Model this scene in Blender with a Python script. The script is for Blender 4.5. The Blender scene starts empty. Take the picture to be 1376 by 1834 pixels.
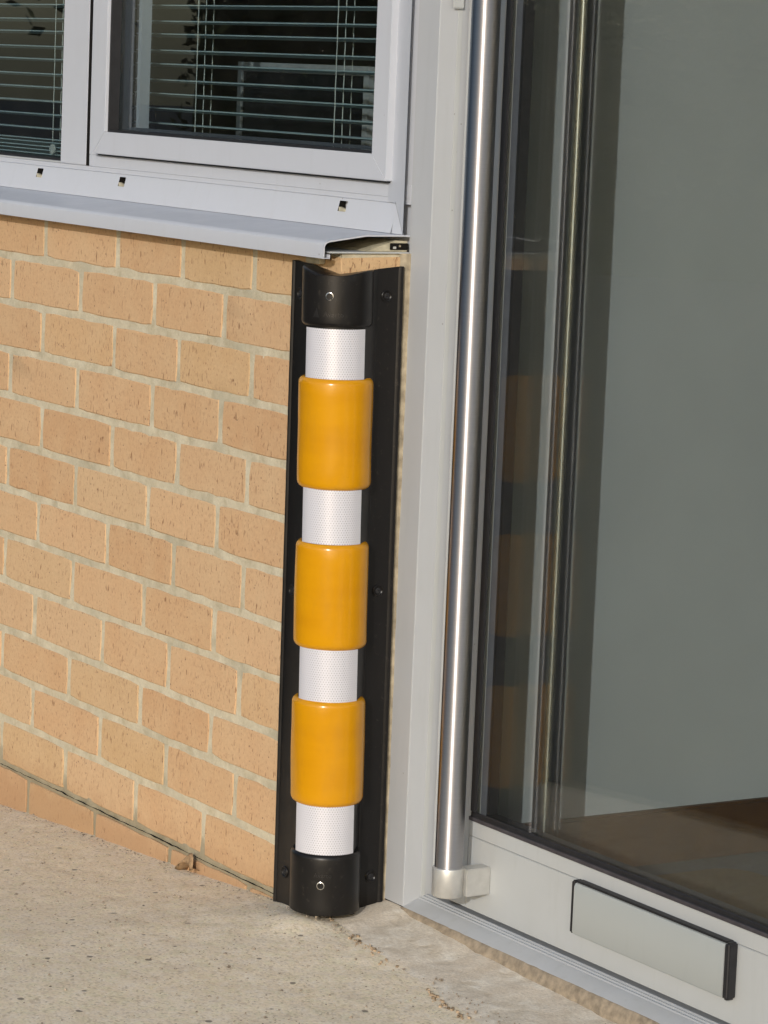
import bpy, bmesh, math, random
from mathutils import Vector, Matrix, noise
R = math.radians
random.seed(7)
sc = bpy.context.scene
col = sc.collection

# ------------------------------------------------------------------ camera, world, sun, exposure
cd = bpy.data.cameras.new('camera'); cam = bpy.data.objects.new('camera', cd); col.objects.link(cam)
cd.sensor_fit = 'HORIZONTAL'; cd.sensor_width = 36.0; cd.lens = 36.0 * 5734.81 / 1376.0
cd.clip_start = 0.05; cd.clip_end = 600
cam.matrix_world = (Matrix.Translation((3.85684, -2.19081, 0.23952)) @ Matrix.Rotation(1.01251781, 4, 'Z')
                    @ Matrix.Rotation(math.pi / 2 - 0.13668691, 4, 'X') @ Matrix.Rotation(0.04046717, 4, 'Z'))
sc.camera = cam
SUN = Vector((0.99, -1.0, 0.46)).normalized()          # towards the sun
world = bpy.data.worlds.new('World'); sc.world = world; world.use_nodes = True
wn = world.node_tree; wn.nodes.clear()
sky = wn.nodes.new('ShaderNodeTexSky'); sky.sky_type = 'NISHITA'; sky.sun_disc = False
sky.sun_elevation = math.asin(SUN.z); sky.sun_rotation = math.atan2(SUN.x, SUN.y)
sky.air_density = 1.0; sky.dust_density = 1.6; sky.ozone_density = 1.2
bg = wn.nodes.new('ShaderNodeBackground'); bg.inputs[1].default_value = 0.142
wo = wn.nodes.new('ShaderNodeOutputWorld')
wn.links.new(sky.outputs[0], bg.inputs[0]); wn.links.new(bg.outputs[0], wo.inputs[0])
sd = bpy.data.lights.new('sun', 'SUN'); sd.energy = 2.16; sd.angle = R(0.53); sd.color = (1.0, 0.965, 0.93)
so = bpy.data.objects.new('sun', sd); col.objects.link(so)
so.rotation_euler = SUN.to_track_quat('Z', 'Y').to_euler(); so.location = (3, -4, 3)
sc.view_settings.view_transform = 'Standard'; sc.view_settings.look = 'None'
sc.view_settings.exposure = 0.0; sc.view_settings.gamma = 1.0
sc.view_settings.use_curve_mapping = False
sc.render.engine = 'CYCLES'
sc.cycles.max_bounces = 10; sc.cycles.transparent_max_bounces = 24; sc.cycles.glossy_bounces = 5

# ------------------------------------------------------------------ materials
class NT:
    def __init__(s, name):
        s.m = bpy.data.materials.new(name); s.m.use_nodes = True
        s.t = s.m.node_tree; s.n = s.t.nodes; s.n.clear()
        s.out = s.n.new('ShaderNodeOutputMaterial')
        s.b = s.n.new('ShaderNodeBsdfPrincipled'); s.l(s.b.outputs[0], s.out.inputs[0])
    def l(s, a, b): s.t.links.new(a, b)
    def pos(s, scale=(1, 1, 1), loc=(0, 0, 0)):
        g = s.n.new('ShaderNodeNewGeometry'); mp = s.n.new('ShaderNodeMapping')
        mp.inputs['Scale'].default_value = scale; mp.inputs['Location'].default_value = loc
        s.l(g.outputs['Position'], mp.inputs[0]); return mp.outputs[0]
    def noise(s, v, scale, detail=3, rough=.55, dist=0):
        n = s.n.new('ShaderNodeTexNoise'); n.inputs['Scale'].default_value = scale; n.inputs['Detail'].default_value = detail
        n.inputs['Roughness'].default_value = rough; n.inputs['Distortion'].default_value = dist
        s.l(v, n.inputs['Vector']); return n.outputs[0]
    def voro(s, v, scale, out='Distance', feature='F1'):
        n = s.n.new('ShaderNodeTexVoronoi'); n.feature = feature; n.inputs['Scale'].default_value = scale
        s.l(v, n.inputs['Vector']); return n.outputs[out]
    def ramp(s, f, stops, interp='LINEAR'):
        n = s.n.new('ShaderNodeValToRGB'); n.color_ramp.interpolation = interp; e = n.color_ramp.elements
        while len(e) < len(stops): e.new(0.5)
        for i, (p, c) in enumerate(stops):
            e[i].position = p
            if not isinstance(c, (tuple, list)): c = (c, c, c)
            e[i].color = (*c[:3], 1)
        s.l(f, n.inputs[0]); return n.outputs[0]
    def mix(s, f, a, b, mode='MIX'):
        n = s.n.new('ShaderNodeMix'); n.data_type = 'RGBA'; n.blend_type = mode
        for i, x in ((0, f), (6, a), (7, b)):
            if isinstance(x, (int, float)): n.inputs[i].default_value = x
            elif isinstance(x, (tuple, list)): n.inputs[i].default_value = (*x[:3], 1)
            else: s.l(x, n.inputs[i])
        return n.outputs[2]
    def math(s, op, a, b=0.0, c=None):
        n = s.n.new('ShaderNodeMath'); n.operation = op
        for i, x in enumerate((a, b) if c is None else (a, b, c)):
            if isinstance(x, (int, float)): n.inputs[i].default_value = x
            else: s.l(x, n.inputs[i])
        return n.outputs[0]
    def bump(s, h, strength=.3, dist=.001, normal=None):
        n = s.n.new('ShaderNodeBump'); n.inputs['Strength'].default_value = strength; n.inputs['Distance'].default_value = dist
        s.l(h, n.inputs['Height'])
        if normal is not None: s.l(normal, n.inputs['Normal'])
        s.l(n.outputs[0], s.b.inputs['Normal']); return n.outputs[0]
    def set(s, color=None, rough=None, metal=None, spec=None):
        for k, v in (('Base Color', color), ('Roughness', rough), ('Metallic', metal), ('Specular IOR Level', spec)):
            if v is None: continue
            if isinstance(v, (tuple, list)): s.b.inputs[k].default_value = (*v[:3], 1)
            elif isinstance(v, (int, float)): s.b.inputs[k].default_value = v
            else: s.l(v, s.b.inputs[k])
        return s

def plain(name, color, rough=.5, metal=0, spec=.5, var=.12, scale=40, bump=0.0):
    t = NT(name); p = t.pos()
    n = t.noise(p, scale, 4)
    f = t.ramp(n, [(.3, 1 - var), (.7, 1 + var * .3)])
    t.set(t.mix(1.0, color, f, 'MULTIPLY'), rough, metal, spec)
    if bump: t.bump(t.noise(p, scale * 8, 2), bump, .0005)
    return t.m

def m_brick(name='brick_clay', seed=0.0):
    t = NT(name); p = t.pos()
    oi = t.n.new('ShaderNodeObjectInfo'); rnd = oi.outputs['Random']
    base = t.ramp(rnd, [(0, (.54, .345, .19)), (.25, (.59, .39, .225)), (.45, (.525, .325, .175)), (.65, (.575, .395, .235)), (.82, (.515, .35, .185)), (1, (.59, .385, .215))])
    n1 = t.noise(p, 14, 4, .6)
    base = t.mix(t.ramp(n1, [(.35, 0), (.7, .55)]), base, (.595, .425, .255))
    n2 = t.noise(p, 160, 4, .7)
    base = t.mix(.5, base, t.ramp(n2, [(.3, .80), (.7, 1.1)]), 'MULTIPLY')
    # vertical drag marks and burnt flecks
    v = t.pos((210, 210, 62), (3, 1, 7))
    fl = t.noise(v, 1.0, 2, .5)
    dens = t.ramp(t.noise(p, 26, 2), [(.35, 0), (.62, 1)])
    fm = t.ramp(fl, [(.625, 0), (.67, 1)]); fm = t.math('MULTIPLY', fm, dens)
    v2 = t.pos((420, 420, 150), (9, 1, 2))
    fs = t.ramp(t.noise(v2, 1.0, 1, .5), [(.655, 0), (.70, 1)])
    vv = t.pos((1, 1, 1), (.3, .1, .2))
    sp = t.voro(vv, 95); spm = t.ramp(sp, [(.09, 1), (.16, 0)])
    sel = t.ramp(t.noise(p, 60, 1), [(.53, 0), (.57, 1)]); spm = t.math('MULTIPLY', spm, sel)
    c = t.mix(t.math('MULTIPLY', fm, .78), base, (.20, .095, .045))
    c = t.mix(t.math('MULTIPLY', fs, .55), c, (.26, .12, .06))
    c = t.mix(t.math('MULTIPLY', spm, .7), c, (.13, .075, .05))
    lt = t.voro(t.pos((1, 1, 1), (5, 3, 1)), 120); ltm = t.ramp(lt, [(.05, 1), (.12, 0)])
    ltm = t.math('MULTIPLY', ltm, t.ramp(t.noise(p, 90, 1), [(.58, 0), (.62, 1)]))
    c = t.mix(t.math('MULTIPLY', ltm, .6), c, (.72, .56, .38))
    # mortar smear and grime on the lowest course
    sx = t.n.new('ShaderNodeSeparateXYZ'); g = t.n.new('ShaderNodeNewGeometry'); t.l(g.outputs['Position'], sx.inputs[0])
    low = t.math('MULTIPLY_ADD', sx.outputs[2], -1.0, t.math('MULTIPLY', t.noise(p, 22, 4), .10))
    lowm = t.ramp(low, [(.915, 0), (.975, .65)])
    c = t.mix(lowm, c, (.40, .235, .125))
    t.set(c, .9, 0, .25)
    h = t.math('SUBTRACT', t.math('MULTIPLY', n2, .5), t.math('ADD', t.math('MULTIPLY', fm, .8), t.math('MULTIPLY', spm, 1.2)))
    t.bump(h, .55, .0012)
    return t.m

def m_mortar():
    t = NT('lime_mortar'); p = t.pos()
    n1 = t.noise(p, 30, 5, .6); n2 = t.noise(p, 260, 3, .7)
    c = t.ramp(n1, [(.3, (.44, .385, .27)), (.5, (.55, .495, .365)), (.7, (.62, .57, .435))])
    c = t.mix(.6, c, t.ramp(n2, [(.3, .82), (.65, 1.05)]), 'MULTIPLY')
    gr = t.ramp(t.noise(p, 7, 4, .65), [(.50, 0), (.68, .5)])
    c = t.mix(gr, c, (.34, .32, .24))
    sx = t.n.new('ShaderNodeSeparateXYZ'); g = t.n.new('ShaderNodeNewGeometry'); t.l(g.outputs['Position'], sx.inputs[0])
    low = t.math('MULTIPLY_ADD', sx.outputs[2], -1.0, t.math('MULTIPLY', t.noise(p, 40, 4), .05))
    c = t.mix(t.ramp(low, [(.888, 0), (.905, .55), (.93, .75)]), c, (.235, .20, .13))
    t.set(c, .95, 0, .2); t.bump(t.math('ADD', n2, t.math('MULTIPLY', n1, .8)), .8, .0014)
    return t.m

def m_concrete():
    t = NT('weathered_concrete'); p = t.pos()
    big = t.noise(p, 3.2, 5, .6); mid = t.noise(p, 28, 5, .65); fine = t.noise(p, 210, 4, .75)
    c = t.ramp(mid, [(.3, (.67, .55, .385)), (.5, (.78, .68, .505)), (.72, (.86, .78, .60))])
    c = t.mix(t.ramp(big, [(.35, 0), (.7, .5)]), c, (.77, .68, .52))
    c = t.mix(.9, c, t.ramp(fine, [(.30, .52), (.46, .97), (.70, 1.2)]), 'MULTIPLY')
    tint = t.noise(t.pos((1, 1, 1), (4, 4, 4)), 60, 3); c = t.mix(.35, c, t.ramp(tint, [(.35, (.66, .60, .38)), (.5, (.76, .63, .46)), (.65, (.76, .66, .56))]))
    v = t.voro(p, 310, 'Color'); sxc = t.n.new('ShaderNodeSeparateColor'); t.l(v, sxc.inputs[0])
    c = t.mix(t.ramp(sxc.outputs[0], [(.86, 0), (.93, .42)]), c, (.34, .26, .17))
    c = t.mix(t.ramp(sxc.outputs[1], [(.84, 0), (.9, .5)]), c, (.82, .76, .64))
    st = t.voro(t.pos((1, 1, 1), (2, 7, 1)), 75, 'Color'); s2 = t.n.new('ShaderNodeSeparateColor'); t.l(st, s2.inputs[0])
    sd_ = t.voro(t.pos((1, 1, 1), (2, 7, 1)), 75)
    stone = t.math('MULTIPLY', t.ramp(s2.outputs[0], [(.982, 0), (.987, 1)]), t.ramp(sd_, [(.30, 1), (.38, 0)]))
    c = t.mix(t.math('MULTIPLY', stone, .75), c, (.10, .085, .075))
    stone2 = t.math('MULTIPLY', t.ramp(s2.outputs[1], [(.90, 0), (.91, 1)]), t.ramp(sd_, [(.30, 1), (.38, 0)]))
    c = t.mix(t.math('MULTIPLY', stone2, .6), c, (.60, .50, .38))
    t.set(c, .93, 0, .2)
    t.bump(t.math('ADD', t.math('MULTIPLY', fine, 1.0), t.math('MULTIPLY', mid, .8)), .42, .0022)
    return t.m

def m_screed():
    t = NT('cement_screed'); p = t.pos()
    mid = t.noise(p, 34, 5, .6, .6); fine = t.noise(p, 240, 3, .7)
    c = t.ramp(mid, [(.3, (.54, .46, .35)), (.5, (.68, .61, .50)), (.7, (.80, .75, .65))])
    pk = t.ramp(t.noise(p, 11, 4), [(.45, 0), (.6, .5)])
    c = t.mix(pk, c, (.62, .53, .42))
    c = t.mix(.6, c, t.ramp(fine, [(.3, .7), (.65, 1.08)]), 'MULTIPLY')
    t.set(c, .85, 0, .3); t.bump(t.math('ADD', fine, t.math('MULTIPLY', mid, 2.0)), .6, .0015)
    return t.m

def m_paint(name, color, rough=.38, dirt=.10):
    t = NT(name); p = t.pos()
    n1 = t.noise(p, 9, 5, .6); n2 = t.noise(t.pos((60, 60, 8)), 1.0, 4, .6); n3 = t.noise(p, 420, 2)
    c = t.mix(t.ramp(n1, [(.4, 0), (.75, dirt * 1.6)]), color, tuple(x * y for x, y in zip(color, (.80, .77, .70))))
    c = t.mix(t.ramp(n2, [(.55, 0), (.8, dirt * 1.5)]), c, tuple(x * y for x, y in zip(color, (.72, .70, .65))))
    v = t.voro(t.pos((1, 1, 1), (1, 2, 3)), 42); vm = t.ramp(v, [(.035, .6), (.06, 0)])
    vm = t.math('MULTIPLY', vm, t.ramp(t.noise(p, 13, 1), [(.58, 0), (.64, 1)]))
    c = t.mix(vm, c, (.14, .12, .10))
    t.set(c, t.ramp(n1, [(.3, rough - .05), (.7, rough + .12)]), 0, .45)
    t.bump(n3, .06, .0003)
    return t.m

def m_steel(name, col_=(.56, .53, .51), r=.27):
    t = NT(name); p = t.pos((3, 3, 900)); n = t.noise(p, 1.0, 3, .6); q = t.noise(t.pos(), 22, 4)
    c = t.mix(1.0, col_, t.ramp(n, [(.3, .93), (.7, 1.02)]), 'MULTIPLY')
    t.set(c, t.ramp(q, [(.3, r - .01), (.75, r + .02)]), 1.0)
    t.b.inputs['Anisotropic'].default_value = .92; t.b.inputs['Anisotropic Rotation'].default_value = .25
    tg = t.n.new('ShaderNodeTangent'); tg.direction_type = 'RADIAL'; tg.axis = 'Z'; t.l(tg.outputs[0], t.b.inputs['Tangent'])
    return t.m

def m_glass(name, tint, ior=1.5, dirt=0.0):
    t = NT(name); t.n.remove(t.b)
    tr = t.n.new('ShaderNodeBsdfTransparent'); tr.inputs[0].default_value = (*tint, 1)
    gl = t.n.new('ShaderNodeBsdfGlossy'); gl.inputs['Roughness'].default_value = .0; gl.inputs[0].default_value = (.96, .98, 1, 1)
    fr = t.n.new('ShaderNodeFresnel'); ge = t.n.new('ShaderNodeNewGeometry'); t.l(t.math('MULTIPLY_ADD', ge.outputs['Backfacing'], 1 / ior - ior, ior), fr.inputs[0])
    mx = t.n.new('ShaderNodeMixShader'); t.l(fr.outputs[0], mx.inputs[0]); t.l(tr.outputs[0], mx.inputs[1]); t.l(gl.outputs[0], mx.inputs[2])
    if dirt:
        df = t.n.new('ShaderNodeBsdfDiffuse'); df.inputs[0].default_value = (.6, .56, .5, 1)
        p = t.pos()
        f = t.math('MULTIPLY', t.ramp(t.noise(p, 16, 5, .7), [(.35, .15), (.75, 1)]), dirt)
        v = t.voro(p, 55); vm = t.math('MULTIPLY', t.ramp(v, [(.03, .35), (.05, 0)]), t.ramp(t.noise(p, 30, 1), [(.55, 0), (.62, 1)]))
        f = t.math('ADD', f, vm)
        m2 = t.n.new('ShaderNodeMixShader'); t.l(f, m2.inputs[0]); t.l(mx.outputs[0], m2.inputs[1]); t.l(df.outputs[0], m2.inputs[2])
        t.l(m2.outputs[0], t.out.inputs[0])
    else: t.l(mx.outputs[0], t.out.inputs[0])
    return t.m

def m_tape():
    t = NT('honeycomb_reflective_sheeting')
    uv = t.n.new('ShaderNodeUVMap'); uv.uv_map = 'UVMap'
    sx = t.n.new('ShaderNodeSeparateXYZ'); t.l(uv.outputs[0], sx.inputs[0])
    K = 2 * math.pi / .0031
    cs = []
    for a in (30, 90, 150):
        ph = t.math('ADD', t.math('MULTIPLY', sx.outputs[0], K * math.cos(R(a))), t.math('MULTIPLY', sx.outputs[1], K * math.sin(R(a))))
        cs.append(t.math('COSINE', ph))
    s = t.math('ADD', t.math('ADD', cs[0], cs[1]), cs[2])
    m = t.ramp(t.math('MULTIPLY_ADD', s, .2222, .3333), [(.50, 0), (.80, 1)])
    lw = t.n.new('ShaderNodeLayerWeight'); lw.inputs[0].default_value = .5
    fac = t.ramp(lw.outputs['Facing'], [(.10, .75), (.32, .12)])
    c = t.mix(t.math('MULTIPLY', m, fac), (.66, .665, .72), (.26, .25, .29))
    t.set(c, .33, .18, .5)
    t.b.inputs['Coat Weight'].default_value = .5; t.b.inputs['Coat Roughness'].default_value = .06
    return t.m

def m_yellow():
    t = NT('yellow_polyurethane'); p = t.pos()
    n = t.noise(t.pos((8, 8, 30)), 1.0, 3); c = t.mix(t.ramp(n, [(.35, 0), (.7, 1)]), (.58, .268, .003), (.53, .235, .003))
    sc_ = t.voro(p, 60); sm = t.math('MULTIPLY', t.ramp(sc_, [(.02, .5), (.045, 0)]), t.ramp(t.noise(p, 18, 1), [(.55, 0), (.6, 1)]))
    c = t.mix(sm, c, (.30, .13, .02)); gr = t.ramp(t.noise(t.pos((30, 30, 10)), 1.0, 5, .7), [(.52, 0), (.78, .35)]); c = t.mix(gr, c, (.44, .21, .02))
    t.set(c, .20, 0, .42); t.bump(t.noise(p, 25, 2), .12, .002); return t.m

def m_black():
    t = NT('black_moulded_plastic'); p = t.pos()
    n = t.noise(t.pos((25, 25, 4)), 1.0, 4, .6)
    c = t.mix(t.ramp(n, [(.45, 0), (.8, .5)]), (.0075, .007, .007), (.016, .014, .013))
    d = t.ramp(t.noise(p, 120, 4, .7), [(.60, 0), (.72, .35)]); c = t.mix(d, c, (.07, .06, .05))
    t.set(c, t.ramp(t.noise(p, 35, 3), [(.3, .30), (.7, .40)]), 0, .30); t.bump(t.noise(p, 600, 2), .10, .0003); return t.m

M = {}
M['brick'] = m_brick(); M['mortar'] = m_mortar(); M['concrete'] = m_concrete(); M['screed'] = m_screed()
M['white'] = m_paint('white_coated_aluminium', (.50, .525, .575)); M['white_post'] = m_paint('white_post_paint', (.43, .45, .475)); M['white_warm'] = m_paint('white_door_paint', (.435, .455, .46), .42, .14)
M['plate'] = m_paint('silver_anodised_aluminium', (.36, .385, .38), .34, .08)
M['threshold'] = m_paint('worn_threshold_aluminium', (.40, .42, .44), .30, .25); M['threshold'].node_tree.nodes
M['sealant'] = plain('aged_sealant', (.40, .34, .24), .7, 0, .3, .5, 60, .5)
M['steel'] = m_steel('brushed_stainless_steel', (.47, .465, .485), .42); M['steel_shaded'] = m_steel('shaded_inner_steel', (.17, .165, .15), .24); M['cast'] = plain('cast_aluminium', (.55, .55, .53), .42, .55, .5, .15, 60, .1)  # inner pull bar's steel is darkened in colour for the unlit interior
M['black'] = m_black(); M['mark'] = plain('moulded_mark', (.017, .016, .016), .33, 0, .4); M['rubber'] = plain('black_rubber', (.016, .016, .018), .55, 0, .4, .3, 80)
M['spacer'] = plain('grey_spacer_bar', (.16, .17, .20), .45, .3, .5, .12, 60)
M['darkgap'] = plain('dark_recess', (.01, .009, .008), .9, 0, .1)
M['cream'] = plain('cream_filler', (.50, .46, .34), .8, 0, .2, .4, 50, .3)
M['yellow'] = m_yellow(); M['tape'] = m_tape()
M['doorglass'] = m_glass('tinted_door_glass', (.918, .935, .932), 1.38, .006)
M['winglass'] = m_glass('tinted_window_glass', (.77, .81, .82), 1.5, .008)
M['slat'] = plain('pale_green_slat', (.50, .63, .64), .4, 0, .4, .08)
M['cord'] = plain('blind_cord', (.62, .66, .62), .7)
M['wall_in'] = plain('interior_wall_paint', (.50, .512, .53), .85, 0, .2, .05, 6)
M['office'] = plain('office_wall_paint', (.17, .185, .145), .85, 0, .2, .06, 4)
M['floor_in'] = plain('grey_carpet', (.085, .085, .088), .95, 0, .1, .45, 220, .6)
M['skirt'] = plain('brown_stained_skirting', (.10, .045, .012), .5, 0, .4, .3, 30, .2)
M['mat'] = plain('brown_coir', (.12, .075, .03), .95, 0, .1, .4, 300, .8)
M['ceil'] = plain('ceiling_white', (.5, .5, .48), .9)
M['monitor'] = plain('dark_screen', (.012, .012, .014), .25)
M['silver'] = plain('silver_bezel', (.52, .54, .54), .4)
M['chair'] = plain('charcoal_fabric', (.02, .02, .022), .9)
M['desk'] = plain('dark_wood_desk', (.06, .035, .02), .5)
M['leaf'] = plain('dry_brown_leaf', (.36, .24, .135), .8, 0, .2, .5, 150, .5)
M['bark'] = plain('tree_bark', (.09, .065, .045), .95, 0, .1, .4, 20, .5)
M['foliage'] = plain('dark_foliage', (.045, .065, .025), .7, 0, .3, .5, 3)
M['grit'] = plain('stone_grit', (.40, .33, .25), .9, 0, .2, .7, 60)
M['asphalt'] = plain('unseen_dark_asphalt', (.055, .055, .055), .95, 0, .2, .3, 60)

# ------------------------------------------------------------------ mesh helpers
def tag(o, label=None, cat=None, group=None, kind=None):
    for k, v in (('label', label), ('category', cat), ('group', group), ('kind', kind)):
        if v: o[k] = v
    return o
def thing(name, loc, label, cat, group=None):
    o = bpy.data.objects.new(name, None); o.empty_display_size = .05; o.location = loc; col.objects.link(o)
    return tag(o, label, cat, group)
def wloc(o):
    v = Vector((0, 0, 0))
    while o is not None: v = v + o.location; o = o.parent
    return v
def add(name, verts, faces, mat, parent=None, smooth=False, bevel=0, seg=2, mats=None, auto=None, uvs=None):
    """verts are world coordinates; the object origin goes to the middle of their bounds"""
    vs = [Vector(v) for v in verts]
    lo = Vector([min(v[i] for v in vs) for i in range(3)]); hi = Vector([max(v[i] for v in vs) for i in range(3)])
    c = (lo + hi) / 2
    me = bpy.data.meshes.new(name); me.from_pydata([v - c for v in vs], [], faces)
    if uvs:
        ul = me.uv_layers.new(name='UVMap')
        for lp in me.loops: ul.data[lp.index].uv = uvs[lp.vertex_index]
    bm = bmesh.new(); bm.from_mesh(me)
    bmesh.ops.recalc_face_normals(bm, faces=bm.faces)
    if bevel:
        ed = [e for e in bm.edges if len(e.link_faces) == 2 and e.calc_face_angle(0) > .5]
        bmesh.ops.bevel(bm, geom=ed, offset=bevel, segments=seg, affect='EDGES', clamp_overlap=True)
    bm.to_mesh(me); bm.free()
    for m in (mats or [mat]): me.materials.append(m)
    if smooth or auto:
        for p in me.polygons: p.use_smooth = True
        if auto: me.set_sharp_from_angle(angle=R(auto))
    o = bpy.data.objects.new(name, me); col.objects.link(o)
    if parent is not None: o.parent = parent; o.location = c - wloc(parent)
    else: o.location = c
    return o
def box(name, x0, x1, y0, y1, z0, z1, mat, parent=None, bevel=.0008, seg=2):
    v = [(x, y, z) for x in (x0, x1) for y in (y0, y1) for z in (z0, z1)]
    f = [(0, 1, 3, 2), (4, 6, 7, 5), (0, 4, 5, 1), (2, 3, 7, 6), (0, 2, 6, 4), (1, 5, 7, 3)]
    return add(name, v, f, mat, parent, bevel=bevel, seg=seg, auto=35 if bevel else None)
def extr(name, prof, a0, a1, axis, mat, parent=None, bevel=0, closed=True, auto=35, seg=2):
    """axis 'x': prof = (y,z); 'z': prof = (x,y)"""
    n = len(prof); v = []
    for a in (a0, a1):
        for p in prof: v.append((a, p[0], p[1]) if axis == 'x' else (p[0], p[1], a))
    f = [(i, (i + 1) % n, n + (i + 1) % n, n + i) for i in range(n if closed else n - 1)]
    if closed: f += [tuple(range(n)), tuple(range(n, 2 * n))]
    return add(name, v, f, mat, parent, bevel=bevel, auto=auto, seg=seg)
def lathe(name, c, prof, mat, parent=None, n=40, auto=40, axis=Vector((0, 0, 1))):
    """prof = (r, h) from bottom to top around c"""
    q = Vector((0, 0, 1)).rotation_difference(axis.normalized()); v = []; f = []
    for r, h in prof:
        for k in range(n):
            a = 2 * math.pi * k / n; v.append(Vector(c) + q @ Vector((r * math.cos(a), r * math.sin(a), h)))
    for i in range(len(prof) - 1):
        for k in range(n):
            k2 = (k + 1) % n; f.append((i * n + k, i * n + k2, (i + 1) * n + k2, (i + 1) * n + k))
    f.append(tuple(range(n))); f.append(tuple(range((len(prof) - 1) * n, len(prof) * n)))
    return add(name, v, f, mat, parent, auto=auto)
def nz(x, y=0, z=0, s=1): return noise.noise(Vector((x * s, y * s, z * s)))

# ------------------------------------------------------------------ ground
def gz(x, y):
    z = -.9065 - .0656 * max(0, .15 - x) - .022 * max(0, x - .35)
    if x < -2.5: z = -.9065 - .0656 * 2.65 - .01 * (-2.5 - x)
    z += .0110 * math.exp(-(((x - .235) / .050) ** 2 + ((y + .040) / .042) ** 2))
    if x > 4: z = -.9065 - .022 * 3.65
    if abs(x) < 3 and y > -3: z += .0022 * nz(x, y, 0, 3.1) + .0014 * nz(x, y, 3, 17) + (.0016 * nz(x, y, 5, 55) if y > -.25 else 0)
    return z
def axis_vals(lo, hi, dense_lo, dense_hi, step, mid_lo, mid_hi, mstep):
    v = set(); a = dense_lo
    while a < dense_hi + 1e-6: v.add(round(a, 4)); a += step
    a = mid_lo
    while a < mid_hi + 1e-6:
        if not (dense_lo < a < dense_hi): v.add(round(a, 4))
        a += mstep
    k = 1.0
    while mid_hi + k < hi: v.add(mid_hi + k); k *= 1.8
    k = 1.0
    while mid_lo - k > lo: v.add(mid_lo - k); k *= 1.8
    v.add(lo); v.add(hi); return sorted(v)
xs = axis_vals(-250, 250, -1.2, 1.4, .0125, -3, 4, .1); ys = [y for y in axis_vals(-250, .15, -.26, .11, .0125, -3, .11, .1) if -.62 < y <= .11]
gv = [(x, y, gz(x, y)) for y in ys for x in xs]; nx = len(xs)
gf = [(j * nx + i, j * nx + i + 1, (j + 1) * nx + i + 1, (j + 1) * nx + i) for j in range(len(ys) - 1) for i in range(nx - 1)]
tag(add('concrete_pavement', gv, gf, M['concrete'], smooth=True), kind='structure')
# unseen asphalt sheet added close beyond the slab to darken door glass reflections
ax_ = [-250, -60, -20, -8, -5, -2.5, -1.5, 0, .15, 1, 2, 4, 10, 40, 250]; ay_ = [-250, -100, -40, -15, -6, -2, -.595]
tag(add('unseen_asphalt', [(x, y, gz(x, -.6) + .006) for y in ay_ for x in ax_], [(b * 15 + a, b * 15 + a + 1, (b + 1) * 15 + a + 1, (b + 1) * 15 + a) for b in range(6) for a in range(14)], M['asphalt']), kind='structure')
# screed wedge in the doorway
sv = []; nxs, nys = 90, 14
for j in range(nys + 1):
    for i in range(nxs + 1):
        x = .16 + 1.25 * i / nxs; t = j / nys
        yf = .012 - .145 * (x - .2) + .006 * nz(x, 0, 1, 22) + .003 * nz(x, 4, 1, 70)
        if x < .2: yf = .012
        y = yf + (.106 - yf) * t
        z = gz(x, yf) - .0015 + .0035 * min(1, t * 6) + (.0125 - .0085 * min(1, max(0, (x - .3) / .6))) * max(0, t - .1) ** 1.6 + .0010 * nz(x, y, 2, 30) + .0005 * nz(x, y, 2, 110)
        sv.append((x, y, z))
sf = [(j * (nxs + 1) + i, j * (nxs + 1) + i + 1, (j + 1) * (nxs + 1) + i + 1, (j + 1) * (nxs + 1) + i) for j in range(nys) for i in range(nxs)]
tag(add('doorway_screed', sv, sf, M['screed'], smooth=True), kind='structure')

# ------------------------------------------------------------------ brick wall
wall = thing('brick_wall', (-.5, .05, -.98), 'buff brick wall with pale mortar joints under the window sill', 'wall')
CX = .2175
mv = []; mf = []
nxm, nzm = 420, 170
for j in range(nzm + 1):
    for i in range(nxm + 1):
        x = -2.3 + (CX - .003 + 2.3) * i / nxm; z = -1.07 + (1.0685) * j / nzm
        d = .0014 + .0007 * nz(x, 0, z, 26) + .0006 * nz(x, 5, z, 90) + (.0012 if z < -.905 else 0)
        if abs(z + .9005) < .007 and x > -1: d += .0045 * max(0, nz(x, 9, z, 24) + .12) - .0022 * max(0, nz(x, 2, z, 60))
        mv.append((x, d, z))
mf = [(j * (nxm + 1) + i, j * (nxm + 1) + i + 1, (j + 1) * (nxm + 1) + i + 1, (j + 1) * (nxm + 1) + i) for j in range(nzm) for i in range(nxm)]
b0 = len(mv)
for (x, y) in ((CX - .003, .0022), (CX - .003, .1), (-2.3, .1), (-2.3, .0022)):
    mv.append((x, y, -1.07)); mv.append((x, y, -.0015))
for k in range(3): mf.append((b0 + 2 * k, b0 + 2 * k + 2, b0 + 2 * k + 3, b0 + 2 * k + 1))
mf.append((b0 + 1, b0 + 3, b0 + 5, b0 + 7))
add('mortar', mv, mf, M['mortar'], wall, smooth=False, auto=50)
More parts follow.
